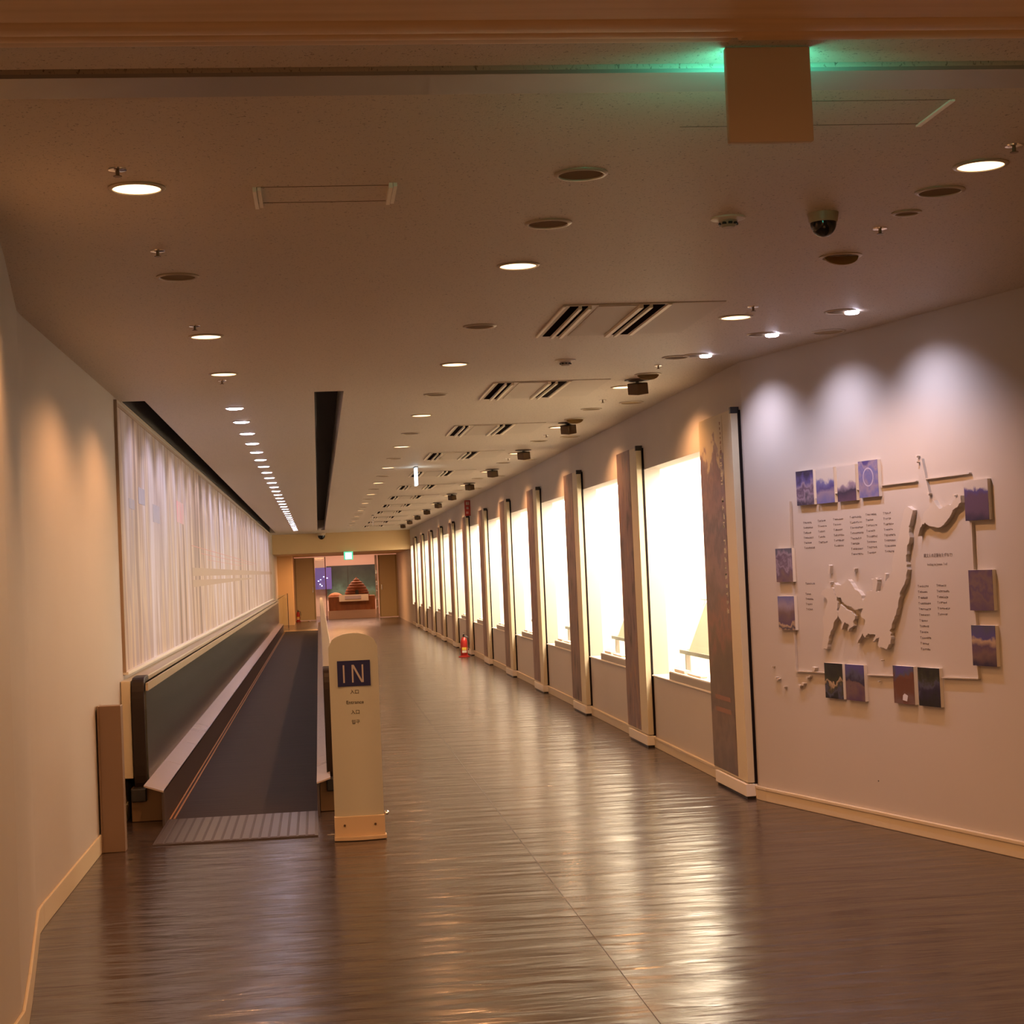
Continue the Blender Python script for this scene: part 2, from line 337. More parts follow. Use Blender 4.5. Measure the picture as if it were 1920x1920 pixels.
bb.box(XW - 0.014, XW, 10.40, 49.1, 0, 0.066).box(XW - 0.020, XW, 10.40, 49.1, 0.066, 0.086)
struct(bb.build('baseboard_right', BASEB, bevel=0.004))
OCHW = mat('end_wall_ochre', (0.62, 0.43, 0.22), 0.55)
# far end: soffit, side returns, back wall
struct(MB().box(-1.275, 4.0, 49.1, 58.4, 2.16, H + 0.3).build('trim_8', OCHW))
struct(MB().box(-1.475, -0.80, 54.0, 54.2, 0, 2.16).box(-0.95, -0.80, 54.2, 58.2, 0, 2.16).build('wall_back', OCHW))
struct(MB().box(2.66, 2.86, 49.1, 58.2, 0, 2.16).build('wall_right', WALL))
struct(MB().box(-1.0, 3.6, 64.0, 64.2, 0, 3.0).box(-1.2, -1.0, 58.2, 64.2, 0, 3.0).box(3.6, 3.8, 58.2, 64.2, 0, 3.0).build('wall_far', mat('far_room_paint', (0.66, 0.50, 0.44), 0.6)))
struct(MB().box(-1.2, 3.8, 58.4, 64.2, 2.9, 3.0).build('ceiling', CEIL))
struct(MB().box(1.045, 1.0475, 3.0, 22.0, 0.0, 0.0006).build('trim_9', mat('floor_seam', (0.03, 0.02, 0.018), 0.6)))
DOORM = mat('door_laminate', (0.66, 0.56, 0.32), 0.45)
def door(name, x0, x1, y, hx):
    d = tag(MB().box(x0, x1, y, y + 0.06, 0.02, 2.13).build(name, DOORM, bevel=0.004), kind='structure')
    MB().box(x0 + 0.02, x0 + 0.05, y - 0.008, y, 0.05, 2.1).box(x1 - 0.05, x1 - 0.02, y - 0.008, y, 0.05, 2.1).build('door_frame', mat('door_edge', (0.40, 0.32, 0.18), 0.5), d)
    MB().box(hx - 0.015, hx + 0.015, y - 0.05, y, 0.95, 1.12).build('door_handle', CHROME, d, bevel=0.004)
    return d
door('door_1', -0.80, -0.12, 58.2, -0.2)
door('door_2', 2.02, 2.66, 58.2, 2.12)

# ================================================================== DISPLAY WINDOWS IN THE RIGHT WALL
def make_case():
    """origin: the far end of the opening on the floor line of the wall face; the opening runs towards -y"""
    L = FAR0 - NEAR0
    r = thing('display_window', 'x', 'display window', (XW, 0, 0), 'lit display windows along the right wall')
    x0, x1 = XO - XW, 0.98
    b = MB()
    b.box(x1, x1 + 0.03, -L, 0, SILL, HEAD)            # back
    b.box(x0, x1, 0, 0.03, SILL, HEAD).box(x0, x1, -L - 0.03, -L, SILL, HEAD)
    b.box(x0, x1, -L, 0, SILL - 0.03, SILL).box(x0, x1 + 0.03, -L, 0, HEAD, HEAD + 0.03)
    b.build('case_lining', CASEW, r)
    MB().box(x0 + 0.10, x1 - 0.02, -L + 0.03, -0.03, HEAD - 0.02, HEAD - 0.002).build('light_panel', L_CASE, r)
    MB().box(-0.012, x0, -L, 0, SILL, SILL + 0.012).build('window_sill', WHITE, r, bevel=0.003)
    g = MB().box(x0 + 0.012, x0 + 0.018, -L + 0.01, -0.01, SILL + 0.012, HEAD - 0.004).build('glass_pane', GLASS, r)
    return r
def make_stand():
    r = thing('display_stand', 'x', 'display stand', (XW, 0, 0), 'display stands with leaning boards in the lit windows')
    f = MB().box(0.20, 0.235, -1.75, -0.12, 0.755, 0.785).box(0.55, 0.58, -1.75, -0.12, 0.755, 0.785).box(0.20, 0.58, -0.15, -0.12, 0.755, 0.785).box(0.20, 0.58, -1.75, -1.72, 0.755, 0.785)
    f.build('table_frame', METALG, r)
    for a, b_ in ((0.2, -0.36), (0.2, -1.75), (0.55, -0.36), (0.55, -1.75)):
        MB().box(a, a + 0.035, b_, b_ + 0.035, SILL + 0.001, 0.756).build('leg', METALG, r)
    MB().prism([(0.21, 0.786), (0.225, 0.786), (0.38, 1.16), (0.365, 1.16)], lambda x, z: (x, -1.72, z), lambda x, z: (x, -0.42, z)).build('sloping_board', mat('board_paper', (0.62, 0.58, 0.44), 0.6), r)
    MB().tube([(0.345, -1.8, 1.185), (0.345, -0.34, 1.185)], 0.004).build('hanging_rod', METALG, r)
    for y in (-0.5, -0.98, -1.6):
        MB().tube([(0.345, y, 1.185), (0.335, y + 0.01, 1.15), (0.325, y + 0.02, 1.13)], 0.003, 6).build('hook', METALG, r)
    return r
def make_model_base():
    r = thing('model_plinth', 'x', 'plinth', (XW, 0, 0), 'low grey plinths inside the lit windows')
    MB().box(-0.004, 0.105, -2.2, -0.66, SILL + 0.013, SILL + 0.07).box(0.09, 0.105, -2.2, -0.66, SILL + 0.07, SILL + 0.075).build('plinth_body', METALG, r, bevel=0.003)
    MB().box(0.0, 0.09, -2.19, -0.67, SILL + 0.0705, SILL + 0.076).build('plinth_top', mat('plinth_felt', (0.8, 0.74, 0.6), 0.7), r)
    mb = MB(); random.seed(4)
    MB().box(0.02, 0.07, -1.1, -0.75, SILL + 0.077, SILL + 0.10).build('caption_block', CASEW, r, bevel=0.003)
    MB().box(0.02, 0.07, -1.65, -1.2, SILL + 0.077, SILL + 0.092).build('caption_block', CASEW, r, bevel=0.003)
    return r
cs = make_case(); st = make_stand(); pl = make_model_base()
for k in range(12):
    yf = FAR0 + PITCH * k
    who = ORD[k] + (' from the camera' if k else ', nearest the camera')
    for o, lab in ((cs, 'brightly lit recessed display window in the right wall, %s'), (st, 'stand with cream leaning board inside the lit window %s'),
                   (pl, 'low grey plinth on the sill of the lit window %s')):
        if k == 0: o.location = (XW, yf, 0); o['label'] = lab % who
        else: dup(o, (XW, yf, 0), lab % who)

# ================================================================== HANGING BANNER PANELS BETWEEN THE WINDOWS
def brown_print(i):
    r = random.Random(40 + i); s = r.random() * 30
    a = (0.16 + 0.05 * r.random(), 0.095 + 0.02 * r.random(), 0.075 + 0.02 * r.random())
    return streak_material('banner_print_%d' % i, [(0.30, (0.05, 0.032, 0.026)), (0.45, a), (0.56, (0.19, 0.12, 0.105)), (0.66, (0.26, 0.13, 0.08)), (0.8, (0.36, 0.25, 0.18))],
                           (1, 9.0, 4.5), s, 0.5, 12)
FIRST = photo_material('banner_print_village', [(0.0, (0.09, 0.05, 0.03)), (0.12, (0.17, 0.10, 0.06)), (0.2, (0.10, 0.055, 0.035)), (0.34, (0.13, 0.08, 0.045)), (0.42, (0.25, 0.10, 0.06)), (0.5, (0.12, 0.07, 0.05)),
                        (0.6, (0.24, 0.13, 0.11)), (0.68, (0.10, 0.06, 0.06)), (0.76, (0.26, 0.15, 0.14)), (0.83, (0.16, 0.10, 0.11)), (0.88, (0.22, 0.15, 0.15)), (0.90, (0.50, 0.42, 0.26)), (1.0, (0.52, 0.44, 0.28))], 3.0, 2.3, 0.30, 6)
PANELM = mat('banner_panel_cream', (0.58, 0.50, 0.34), 0.5)
MARK = mat('banner_lettering', (0.72, 0.66, 0.50), 0.6); MARKR = mat('banner_lettering_red', (0.26, 0.13, 0.09), 0.6)
def glyph(mb, f, x, z, w_, h_, rnd, lw=0.14):
    """one small character of three to five strokes inside a cell; f maps (x, z, out) to a point"""
    for _ in range(rnd.choice((3, 4, 5))):
        t = rnd.random()
        if t < 0.5: a, b, c_, d = x + w_ * 0.1 * rnd.random(), x + w_ * (0.7 + 0.3 * rnd.random()), z + h_ * rnd.random() * (1 - lw), 0; d = c_ + h_ * lw
        else: a = x + w_ * rnd.random() * (1 - lw); b = a + w_ * lw; c_ = z + h_ * 0.2 * rnd.random(); d = z + h_ * (0.6 + 0.4 * rnd.random())
        mb.add([f(a, c_, 0), f(b, c_, 0), f(b, d, 0), f(a, d, 0), f(a, c_, 1), f(b, c_, 1), f(b, d, 1), f(a, d, 1)],
               [(0, 1, 2, 3), (4, 7, 6, 5), (0, 4, 5, 1), (1, 5, 6, 2), (2, 6, 7, 3), (3, 7, 4, 0)])
for k in range(12):
    y0 = 10.42 + PITCH * k; W_ = 0.90
    who = ORD[k] + (' from the camera' if k else ', nearest the camera')
    extra = ['with pale top and white vertical lettering', 'with rusty red patch low down', 'with dark green brown foot', 'reddish brown in the middle'][k] if k < 4 else 'on a white base block'
    r = thing('wall_banner', 'tall brown banner %s, %s' % (extra, who), 'banner', (XW, y0, 0), 'brown banner panels between the windows')
    MB().box(-0.062, -0.018, 0, W_, 0.102, 2.43).build('panel', PANELM, r, bevel=0.002)
    MB().box(-0.018, -0.001, -0.004, W_ - 0.006, 0.09, 2.425).build('mounting_channel', SLOTM, r)
    m0, m1 = (0.24, W_ - 0.002) if k == 0 else (0.30, W_ - 0.002)
    pr = MB().box(0, 0.002, 0, m1 - m0, 0, 2.30 + (0.02 if k else 0)).build('printed_sheet', FIRST if k == 0 else brown_print(k), r, loc=(-0.0642, m0, 0.115))
    MB().box(-0.076, -0.003, -0.005, W_ - 0.08, 0.018, 0.095).build('base_block', WHITE, r, bevel=0.003)
    MB().box(-0.066, -0.006, 0.01, W_ - 0.1, 0.0, 0.018).build('foot', BLACK, r)
    MB().box(-0.064, -0.010, -0.004, 0.03, 2.405, 2.445).build('hanging_bracket', BLACK, r)
    if k < 2:
        rnd = random.Random(9 + k); t = MB(); F = lambda x, z, o: (-0.0006 - 0.0008 * o, -x, z)
        if k == 0:
            n = 19
            for i in range(n):
                if i in (9, 14): continue
                glyph(t, F, -0.085, 1.03 + i * 0.055, 0.055, 0.042, rnd, 0.22)
            t.build('lettering', MARK, pr)
            t2 = MB()
            for i in range(7): glyph(t2, F, -0.07, 2.06 + i * 0.03, 0.035, 0.024, rnd)
            for z in (0.38, 0.46): t2.box(-0.0014, -0.0006, 0.10, 0.52, z, z + 0.03)
            t2.build('red_lettering', MARKR, pr)

# ================================================================== PHOTO MAP ON THE ANGLED WALL
RAILM = WALL
def outline_prism(pts, d0, d1):
    return MB().prism(pts, lambda s, z: (s - 1.3, -d0, z - 1.2), lambda s, z: (s - 1.3, -d1, z - 1.2))
RELIEF = mat('relief_white', (0.53, 0.47, 0.40), 0.6)
MAPR = r = thing('relief_map', 'raised white relief map of an island chain in the middle of the angled right wall', 'wall relief', AW(1.3, 1.2, 0), rz=RZ)
def rough(pts, seed, amp=0.007, n=4):
    rnd = random.Random(seed); out = []
    for i, p in enumerate(pts):
        q = pts[(i + 1) % len(pts)]
        L_ = math.hypot(q[0] - p[0], q[1] - p[1]); k = max(1, min(n, int(L_ / 0.012)))
        for j in range(k):
            f = j / k; out.append((p[0] + (q[0] - p[0]) * f + rnd.uniform(-amp, amp), p[1] + (q[1] - p[1]) * f + rnd.uniform(-amp, amp)))
    return out
def rel(mb, name, m=RELIEF):
    return mb.build(name, m, r, bevel=0.0)
for kname, nm in (('A', 'west_island'), ('B', 'main_island'), ('C', 'south_island'), ('D', 'north_island')):
    rel(outline_prism(rough(OUTLINES[kname], ord(kname), 0.005), 0.0, 0.026), nm)
for q in ISLETS: rel(outline_prism(q, 0.0, 0.02), 'islet')
rr = thing('frame_rails', 'thin white ledge rails linking the small photographs around the relief map', 'wall trim', AW(1.3, 1.2, 0), rz=RZ)
for (s0, z0), (s1, z1) in RAILS:
    ds, dz = s1 - s0, z1 - z0; L = math.hypot(ds, dz); px_, pz_ = -dz / L * 0.003, ds / L * 0.003
    mb = outline_prism([(s0 + px_, z0 + pz_), (s0 - px_, z0 - pz_), (s1 - px_, z1 - pz_), (s1 + px_, z1 + pz_)], 0.0, 0.016)
    mb.build('ledge', RELIEF, rr)
Kp = dict(sky=(0.50, 0.46, 0.42), vio=(0.07, 0.055, 0.20), dk=(0.025, 0.018, 0.05), blu=(0.12, 0.12, 0.30), lav=(0.24, 0.19, 0.27), brn=(0.15, 0.09, 0.085), pur=(0.09, 0.05, 0.10), blk=(0.012, 0.010, 0.014), grn=(0.035, 0.035, 0.018), tan=(0.42, 0.30, 0.19), red=(0.13, 0.05, 0.03), slate=(0.07, 0.07, 0.12))
PICS = [
 (0.566, 1.79, 'leftmost of four in the top row, violet rubble scene', [(0, 'dk'), (0.25, 'lav'), (0.4, 'pur'), (0.6, 'lav'), (0.75, 'vio'), (1, 'dk')]),
 (0.787, 1.79, 'second in the top row, blue mountain under pale sky', [(0, 'blu'), (0.3, 'lav'), (0.45, 'vio'), (0.62, 'blu'), (0.72, 'sky'), (1, 'sky')]),
 (1.010, 1.79, 'third in the top row, pale sky over dark treeline', [(0, 'pur'), (0.3, 'dk'), (0.42, 'lav'), (0.5, 'sky'), (1, 'sky')]),
 (1.232, 1.80, 'last of four in the top row, blue with round stone ring', [(0, 'blu'), (0.3, 'lav'), (0.6, 'blu'), (0.8, 'lav'), (1, 'vio')]),
 (2.177, 1.635, 'topmost of the right column, violet field under pale sky', [(0, 'dk'), (0.2, 'pur'), (0.6, 'pur'), (0.72, 'vio'), (0.8, 'sky'), (1, 'sky')]),
 (2.177, 1.19, 'middle of the right column, plain purple brown ground', [(0, 'pur'), (0.3, 'brn'), (0.5, 'pur'), (0.7, 'brn'), (1, 'pur')]),
 (2.177, 0.917, 'lowest of the right column, dark pit with tan ridge', [(0, 'dk'), (0.3, 'brn'), (0.45, 'pur'), (0.62, 'tan'), (0.7, 'vio'), (1, 'slate')]),
 (0.287, 1.345, 'upper of the left column, purple house roof scene', [(0, 'brn'), (0.3, 'pur'), (0.5, 'lav'), (0.65, 'pur'), (0.8, 'lav'), (1, 'slate')]),
 (0.287, 1.06, 'lower of the left column, mound with pale curved edge', [(0, 'tan'), (0.08, 'dk'), (0.16, 'tan'), (0.22, 'pur'), (0.5, 'brn'), (0.75, 'lav'), (1, 'blu')]),
 (0.779, 0.68, 'leftmost of four in the bottom row, nearly black green', [(0, 'blk'), (0.15, 'slate'), (0.3, 'grn'), (0.45, 'tan'), (0.5, 'grn'), (1, 'blk')]),
 (0.998, 0.68, 'second in the bottom row, blue haze over purple ground', [(0, 'pur'), (0.4, 'brn'), (0.52, 'dk'), (0.7, 'slate'), (1, 'vio')]),
 (1.471, 0.69, 'third in the bottom row, red brown soil with white spot', [(0, 'brn'), (0.3, 'red'), (0.7, 'red'), (0.85, 'slate'), (1, 'vio')]),
 (1.699, 0.69, 'last of four in the bottom row, dark grey grave stones', [(0, 'blk'), (0.4, 'dk'), (0.55, 'slate'), (0.7, 'grn'), (1, 'blk')])]
for i, (s0, z0, lab, bands) in enumerate(PICS):
    p = thing('wall_photograph', 'small square photograph, ' + lab, 'photograph', AW(s0, z0, 0), 'small square photographs around the relief map', RZ)
    MB().box(0, 0.19, -0.020, 0, 0, 0.20).build('backing_board', WHITE, p)
    ph = MB().box(0.0, 0.19, -0.0215, -0.0202, 0, 0.20).build('photo_print', photo_material('photo_%d' % i, [(q, Kp[c_]) for q, c_ in bands], 3.1 * i + 0.7, 0.2, 0.75 if i not in (1, 2, 8, 4, 6) else 0.28, 17), p)
    if i == 3:
        MB().add([(0.095 + r_ * math.cos(a), -0.0222, 0.11 + r_ * math.sin(a)) for r_ in (0.045, 0.052) for a in [2 * math.pi * q / 24 for q in range(24)]],
                 [(q, (q + 1) % 24, 24 + (q + 1) % 24, 24 + q) for q in range(24)]).build('stone_ring', mat('ring_grey', (0.42, 0.38, 0.50), 0.5), p)
    if i == 11:
        MB().prism([(0.08, 0.02), (0.12, 0.015), (0.13, 0.045), (0.10, 0.055), (0.085, 0.045)], lambda x, z: (x, -0.0216, z), lambda x, z: (x, -0.0222, z)).build('white_spot', mat('spot_white', (0.6, 0.6, 0.7), 0.5), p)
INKM = mat('wall_ink', (0.20, 0.16, 0.15), 0.7)
COLN = ['first', 'second', 'third', 'fourth', 'fifth', 'sixth']
for i, (s0, s1, z0, z1, n) in enumerate(COLS):
    if i < 6: lab = 'column of tiny grey place names under the top photographs, %s from the left' % COLN[i]
    else: lab = ['single tiny place name left of the western island', 'short list of four tiny names left of the western island', 'long list of twelve tiny names right of the relief map', 'list of six tiny names right of the relief map'][i - 6]
    mb = MB(); rnd = random.Random(50 + i); org = AW(s0, z1, 0)
    F = lambda x, z, o: (x, -0.0004 - 0.0006 * o, z)
    for j in range(n):
        z = (z0 - z1) * (1 - (j / (n - 1) if n > 1 else 0)); wd = (s1 - s0) * (0.62 + 0.38 * rnd.random()); x = 0
        mb.box(0.0, 0.012, -0.001, -0.0004, z + 0.004, z + 0.0065); mb.box(0.005, 0.0075, -0.001, -0.0004, z - 0.006, z + 0.004)
        x = 0.017
        while x < wd: glyph(mb, F, x, z - 0.0065, 0.010, 0.0115, rnd, 0.2); x += 0.0115
    o = mb.build('wall_text', INKM, loc=org); o.rotation_euler = (0, 0, RZ)
    tag(o, lab, 'wall lettering')
o = thing('wall_title', 'grey Japanese title line above small English line right of the relief map', 'wall lettering', AW(1.90, 1.445, 0.0), rz=RZ)
text('title_line', '縄文人の足跡をたずねて!', 0.022, INKM, o, (0, -0.001, 0.024), (math.pi / 2, 0, 0), 0.0003)
text('subtitle_line', 'Inviting to Jomon Trail', 0.019, mat('wall_ink_pale', (0.34, 0.28, 0.24), 0.7), o, (-0.01, -0.001, -0.021), (math.pi / 2, 0, 0), 0.0003)
ra, rb = AW(1.25, 0.248, 0), None
tag(MB().lathe([(0.003, 0), (0.003, 0.004), (0.001, 0.006)], n=10, axis='y').build('wall_nail', BLACK, loc=tuple(AW(1.25, 0.25, 0.004))), 'tiny dark nail in the bare wall low under the photographs', 'nail').rotation_euler = (0, 0, RZ)

# ================================================================== MURAL ON THE LEFT WALL
MUR = streak_material('mural_print', [(0.34, (0.18, 0.11, 0.09)), (0.43, (0.36, 0.25, 0.20)), (0.48, (0.54, 0.43, 0.33)), (0.53, (0.34, 0.26, 0.27)), (0.57, (0.48, 0.40, 0.40)), (0.64, (0.58, 0.54, 0.60))], (1, 2.2, 0.32), 3.0, 0.5, 8)
XM = -1.275
mu = thing('wall_mural', 'very long pale streaked mural print along the left wall above the walkway', 'mural', (XM, 11.3, 0))
MB().box(0, 0.006, 0, 36.2, 0.935, 2.685).build('mural_sheet', MUR, mu)
MB().box(0, 0.02, -0.05, 0, 0.93, 2.70).box(0, 0.012, 0, 36.2, 2.668, 2.69).build('edge_strip', mat('edge_strip_brown', (0.34, 0.24, 0.16), 0.5), mu)
MB().box(0, 0.035, -0.05, 36.2, 0.915, 0.935).build('bottom_ledge', WHITE, mu, bevel=0.003)
TN = mat('mural_tan', (0.36, 0.25, 0.17), 0.5); PK = mat('mural_pink', (0.62, 0.28, 0.30), 0.5, c2=(0.50, 0.42, 0.38), vscale=(1, 9, 3)); BL = mat('mural_blue', (0.28, 0.27, 0.36), 0.5, c2=(0.38, 0.34, 0.38), vscale=(1, 12, 3)); RD = mat('mural_red', (0.55, 0.22, 0.18), 0.5)
F6 = lambda y0, y1, z0, z1: MB().box(0.0062, 0.0074, y0 - 11.3, y1 - 11.3, z0, z1)
def wedge(y0, y1, a0, a1, b0, b1):
    return MB().add([(0.0062, y0 - 11.3, a0), (0.0074, y0 - 11.3, a0), (0.0074, y0 - 11.3, a1), (0.0062, y0 - 11.3, a1), (0.0062, y1 - 11.3, b0), (0.0074, y1 - 11.3, b0), (0.0074, y1 - 11.3, b1), (0.0062, y1 - 11.3, b1)],
                    [(0, 1, 2, 3), (4, 7, 6, 5), (0, 4, 5, 1), (1, 5, 6, 2), (2, 6, 7, 3), (3, 7, 4, 0)])
wedge(17.6, 47.4, 1.555, 1.64, 1.60, 1.67).build('tan_band', TN, mu)
wedge(17.6, 33.0, 1.44, 1.515, 1.50, 1.525).build('tan_band', TN, mu)
wedge(17.6, 36.0, 1.862, 1.868, 1.80, 1.806).build('red_line', RD, mu)
wedge(19.0, 34.0, 1.80, 1.805, 1.77, 1.775).build('red_line', RD, mu)
wedge(20.0, 30.0, 1.74, 1.744, 1.72, 1.724).build('red_line', RD, mu)
F6(15.9, 16.7, 2.05, 2.25).build('pink_patch', PK, mu)
for q in ((12.55, 13.0, 2.08, 2.2), (13.6, 14.2, 1.98, 2.12), (11.9, 12.25, 2.02, 2.09)): F6(*q).build('blue_patch', BL, mu)

# ================================================================== MOVING WALKWAY
wk = thing('moving_walkway', 'long dark moving walkway with low balustrades along the left wall', 'moving walkway', (-0.52, 11, 0))
def wp(mb, name, m, **k):
    mb.v = [(x + 0.52, y - 11, z) for x, y, z in mb.v]; return mb.build(name, m, wk, **k)
BELT = mat('belt_rubber', (0.046, 0.032, 0.030), 0.6, c2=(0.030, 0.021, 0.020), vscale=(1.5, 24, 1), bump=0.8, bscale=(4, 60, 1), spec=0.22)
wp(MB().box(-0.985, -0.065, 11.0, 47.3, 0.0005, 0.006), 'belt', BELT)
e = MB()
for x in (-0.994, -0.968): e.box(x, x + 0.011, 11.0, 47.3, 0.006, 0.010)
wp(e, 'edge_lines', mat('edge_orange', (0.42, 0.20, 0.07), 0.5))
cp = MB().box(-1.0, -0.06, 9.97, 11.0, 0.0005, 0.008)
wp(cp, 'comb_plate', mat('comb_dark', (0.10, 0.08, 0.08), 0.4, 0.4))
for i in range(17): wp(MB().box(-0.982 + i * 0.054, -0.942 + i * 0.054, 9.99, 10.98, 0.008, 0.011), 'comb_rib', mat('comb_metal', (0.20, 0.17, 0.18), 0.3, 0.7), bevel=0.0015)
wp(MB().box(-1.0, -0.06, 47.3, 48.4, 0.0005, 0.012), 'comb_plate', mat('comb_brass', (0.62, 0.48, 0.28), 0.25, 0.9))
SK = mat('skirt_dark', (0.075, 0.055, 0.05), 0.4); DECK = mat('deck_metal', (0.60, 0.50, 0.47), 0.25, 0.45, bump=0.4, bscale=(3, 5, 1))
APR = mat('apron_bronze', (0.26, 0.16, 0.08), 0.45, 0.3); PAN = mat('balustrade_glass_dark', (0.060, 0.062, 0.048), 0.22, spec=0.6)
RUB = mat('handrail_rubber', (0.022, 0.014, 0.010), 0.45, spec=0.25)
wp(MB().box(-1.012, -0.998, 10.75, 47.3, 0.001, 0.222), 'skirt', SK)
wp(MB().box(-0.06, -0.046, 10.75, 47.3, 0.001, 0.222), 'skirt', SK)
for (xa, xb, za, zb) in ((-1.115, -0.998, 0.262, 0.222), (-0.060, 0.025, 0.222, 0.248)):
    d = MB(); y = 10.72
    while y < 47:
        y2 = min(y + 1.45, 47.3)
        d.add([(xa, y, za - 0.01), (xb, y, zb - 0.01), (xb, y2 - 0.008, zb - 0.01), (xa, y2 - 0.008, za - 0.01), (xa, y, za), (xb, y, zb), (xb, y2 - 0.008, zb), (xa, y2 - 0.008, za)],
              [(0, 3, 2, 1), (4, 5, 6, 7), (0, 1, 5, 4), (1, 2, 6, 5), (2, 3, 7, 6), (3, 0, 4, 7)]); y = y2
    wp(d, 'deck', DECK)
def sq(a, r):
    c_, s_ = math.cos(a), math.sin(a)
    f = lambda v: math.copysign(abs(v) ** 0.45, v)
    return r * 0.45 * f(c_), r * f(s_)
def stadium(x0, x1, r0, zc=0.53):
    """balustrade board with rounded newel ends, in the y-z plane"""
    pts = []
    for i in range(13):
        a = math.pi / 2 + math.pi * i / 12; q = sq(a, r0); pts.append((11.2 + q[0], zc + q[1]))
    for i in range(13):
        a = -math.pi / 2 + math.pi * i / 12; pts.append((47.0 + r0 * math.cos(a), zc + r0 * math.sin(a)))
    return MB().prism(pts, lambda y, z: (x0, y, z), lambda y, z: (x1, y, z))
def rail(x0, x1, r0, r1, zc=0.53):
    pts = []
    A = [math.pi / 2 + math.pi * i / 16 for i in range(17)]
    outer = [(11.35, zc + r1)] + [(11.2 + sq(a, r1)[0], zc + sq(a, r1)[1]) for a in A]
    inner = [(11.35, zc + r0)] + [(11.23 + sq(a, r0)[0], zc + sq(a, r0)[1]) for a in A]
    mb = MB(); n = len(outer)
    vs = [(x, y, z) for (y, z) in outer for x in (x0, x1)] + [(x, y, z) for (y, z) in inner for x in (x0, x1)]
    fs = []
    for i in range(n - 1):
        a = 2 * i; b = 2 * n + 2 * i
        fs += [(a, a + 1, a + 3, a + 2), (b, b + 2, b + 3, b + 1), (a, a + 2, b + 2, b), (a + 1, b + 1, b + 3, a + 3)]
    fs += [(0, 2 * n, 2 * n + 1, 1), (2 * n - 2, 2 * n - 1, 4 * n - 1, 4 * n - 2)]
    return mb.add(vs, fs)
wp(stadium(-1.19, -1.115, 0.325), 'balustrade_panel', PAN)
wp(stadium(0.028, 0.056, 0.335), 'balustrade_panel', PAN)
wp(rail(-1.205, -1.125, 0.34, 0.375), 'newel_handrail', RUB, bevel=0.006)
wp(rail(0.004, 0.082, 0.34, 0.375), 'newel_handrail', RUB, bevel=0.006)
HR = mat('handrail_painted_sheen', (0.36, 0.29, 0.20), 0.3)  # beige reflection on the dark rail's straight top run, put into its colour
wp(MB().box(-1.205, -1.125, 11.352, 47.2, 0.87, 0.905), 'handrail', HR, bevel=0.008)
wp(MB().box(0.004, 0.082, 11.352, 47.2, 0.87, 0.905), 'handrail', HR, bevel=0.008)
wp(MB().box(-1.115, -1.10, 11.05, 47.0, 0.82, 0.868), 'top_profile', mat('profile_metal', (0.52, 0.40, 0.26), 0.35, 0.6))
wp(MB().box(-1.22, -1.125, 10.96, 11.06, 0.13, 0.215), 'handrail_inlet', BLACK, bevel=0.008)
wp(MB().box(0.0, 0.086, 10.96, 11.06, 0.13, 0.215), 'handrail_inlet', BLACK, bevel=0.008)
wp(MB().box(-1.225, -1.013, 11.02, 47.0, 0.001, 0.212), 'apron', APR, bevel=0.004)
wp(MB().box(-0.044, 0.10, 11.0, 47.0, 0.001, 0.212), 'apron', APR, bevel=0.004)
wp(MB().box(-1.272, -1.212, 11.06, 47.0, 0.27, 0.885), 'wall_cladding', CREAM, bevel=0.004)
tag(MB().box(-1.262, -1.135, 9.83, 9.93, 0, 0.82).box(-1.266, -1.255, 9.82, 9.94, 0, 0.822).build('end_post', mat('post_bronze', (0.26, 0.17, 0.11), 0.4, 0.3), bevel=0.003),
    'low brown metal end post standing against the left wall before the walkway', 'post')
# ================================================================== IN SIGN
sg = thing('entrance_sign', 'tall cream rounded sign post reading IN at the walkway entrance', 'sign', (0.178, 9.74, 0))
SIGNM = mat('sign_face_cream', (0.56, 0.56, 0.47), 0.32, 0.15)
def sx(mb, name, m, **k): return mb.build(name, m, sg, **k)
pts = [(-0.139, 0.135), (0.139, 0.135), (0.139, 1.09)]
for i in range(1, 20):
    a = math.pi * i / 20; pts.append((0.139 * math.cos(a), 1.09 + 0.078 * math.sin(a)))
pts.append((-0.139, 1.09))
def bow(x): return 0.012 * (x / 0.139) ** 2
# gently bowed plate: front face curves back towards both edges
mb = MB(); cols = 14
for face, off in ((0, 0.0), (1, 0.028)):
    pass
vs = []; fs = []
for i in range(cols + 1):
    x = -0.139 + 0.278 * i / cols; zt = 1.09 + 0.078 * math.sqrt(max(0, 1 - (x / 0.139) ** 2)); yb = bow(x)
    vs += [(x, yb, 0.135), (x, yb, zt), (x, 0.034, zt), (x, 0.034, 0.135)]
for i in range(cols):
    a = 4 * i; b = a + 4
    for q in range(4): fs.append((a + q, b + q, b + (q + 1) % 4, a + (q + 1) % 4))
fs += [(0, 1, 2, 3), (4 * cols + 3, 4 * cols + 2, 4 * cols + 1, 4 * cols)]
sx(mb.add(vs, fs), 'sign_panel', SIGNM, smooth=True)
sx(MB().box(-0.093, 0.093, -0.0035, 0.004, 0.868, 1.013), 'blue_plate', mat('sign_blue', (0.008, 0.010, 0.085), 0.4))
LET = mat('letter_white', (0.50, 0.44, 0.42), 0.5)
lb = MB().box(-0.0615, -0.0525, -0.0048, -0.0034, 0.889, 0.989)
text_n = [(-0.012, 0.889), (-0.003, 0.889), (-0.003, 0.972), (0.040, 0.889), (0.054, 0.889), (0.054, 0.989), (0.045, 0.989), (0.045, 0.902), (0.001, 0.989), (-0.012, 0.989)]
lb.prism(text_n, lambda x, z: (x, -0.0034, z), lambda x, z: (x, -0.0048, z))
sx(lb, 'letters', LET)
BR = mat('sign_brown_ink', (0.04, 0.025, 0.015), 0.6)
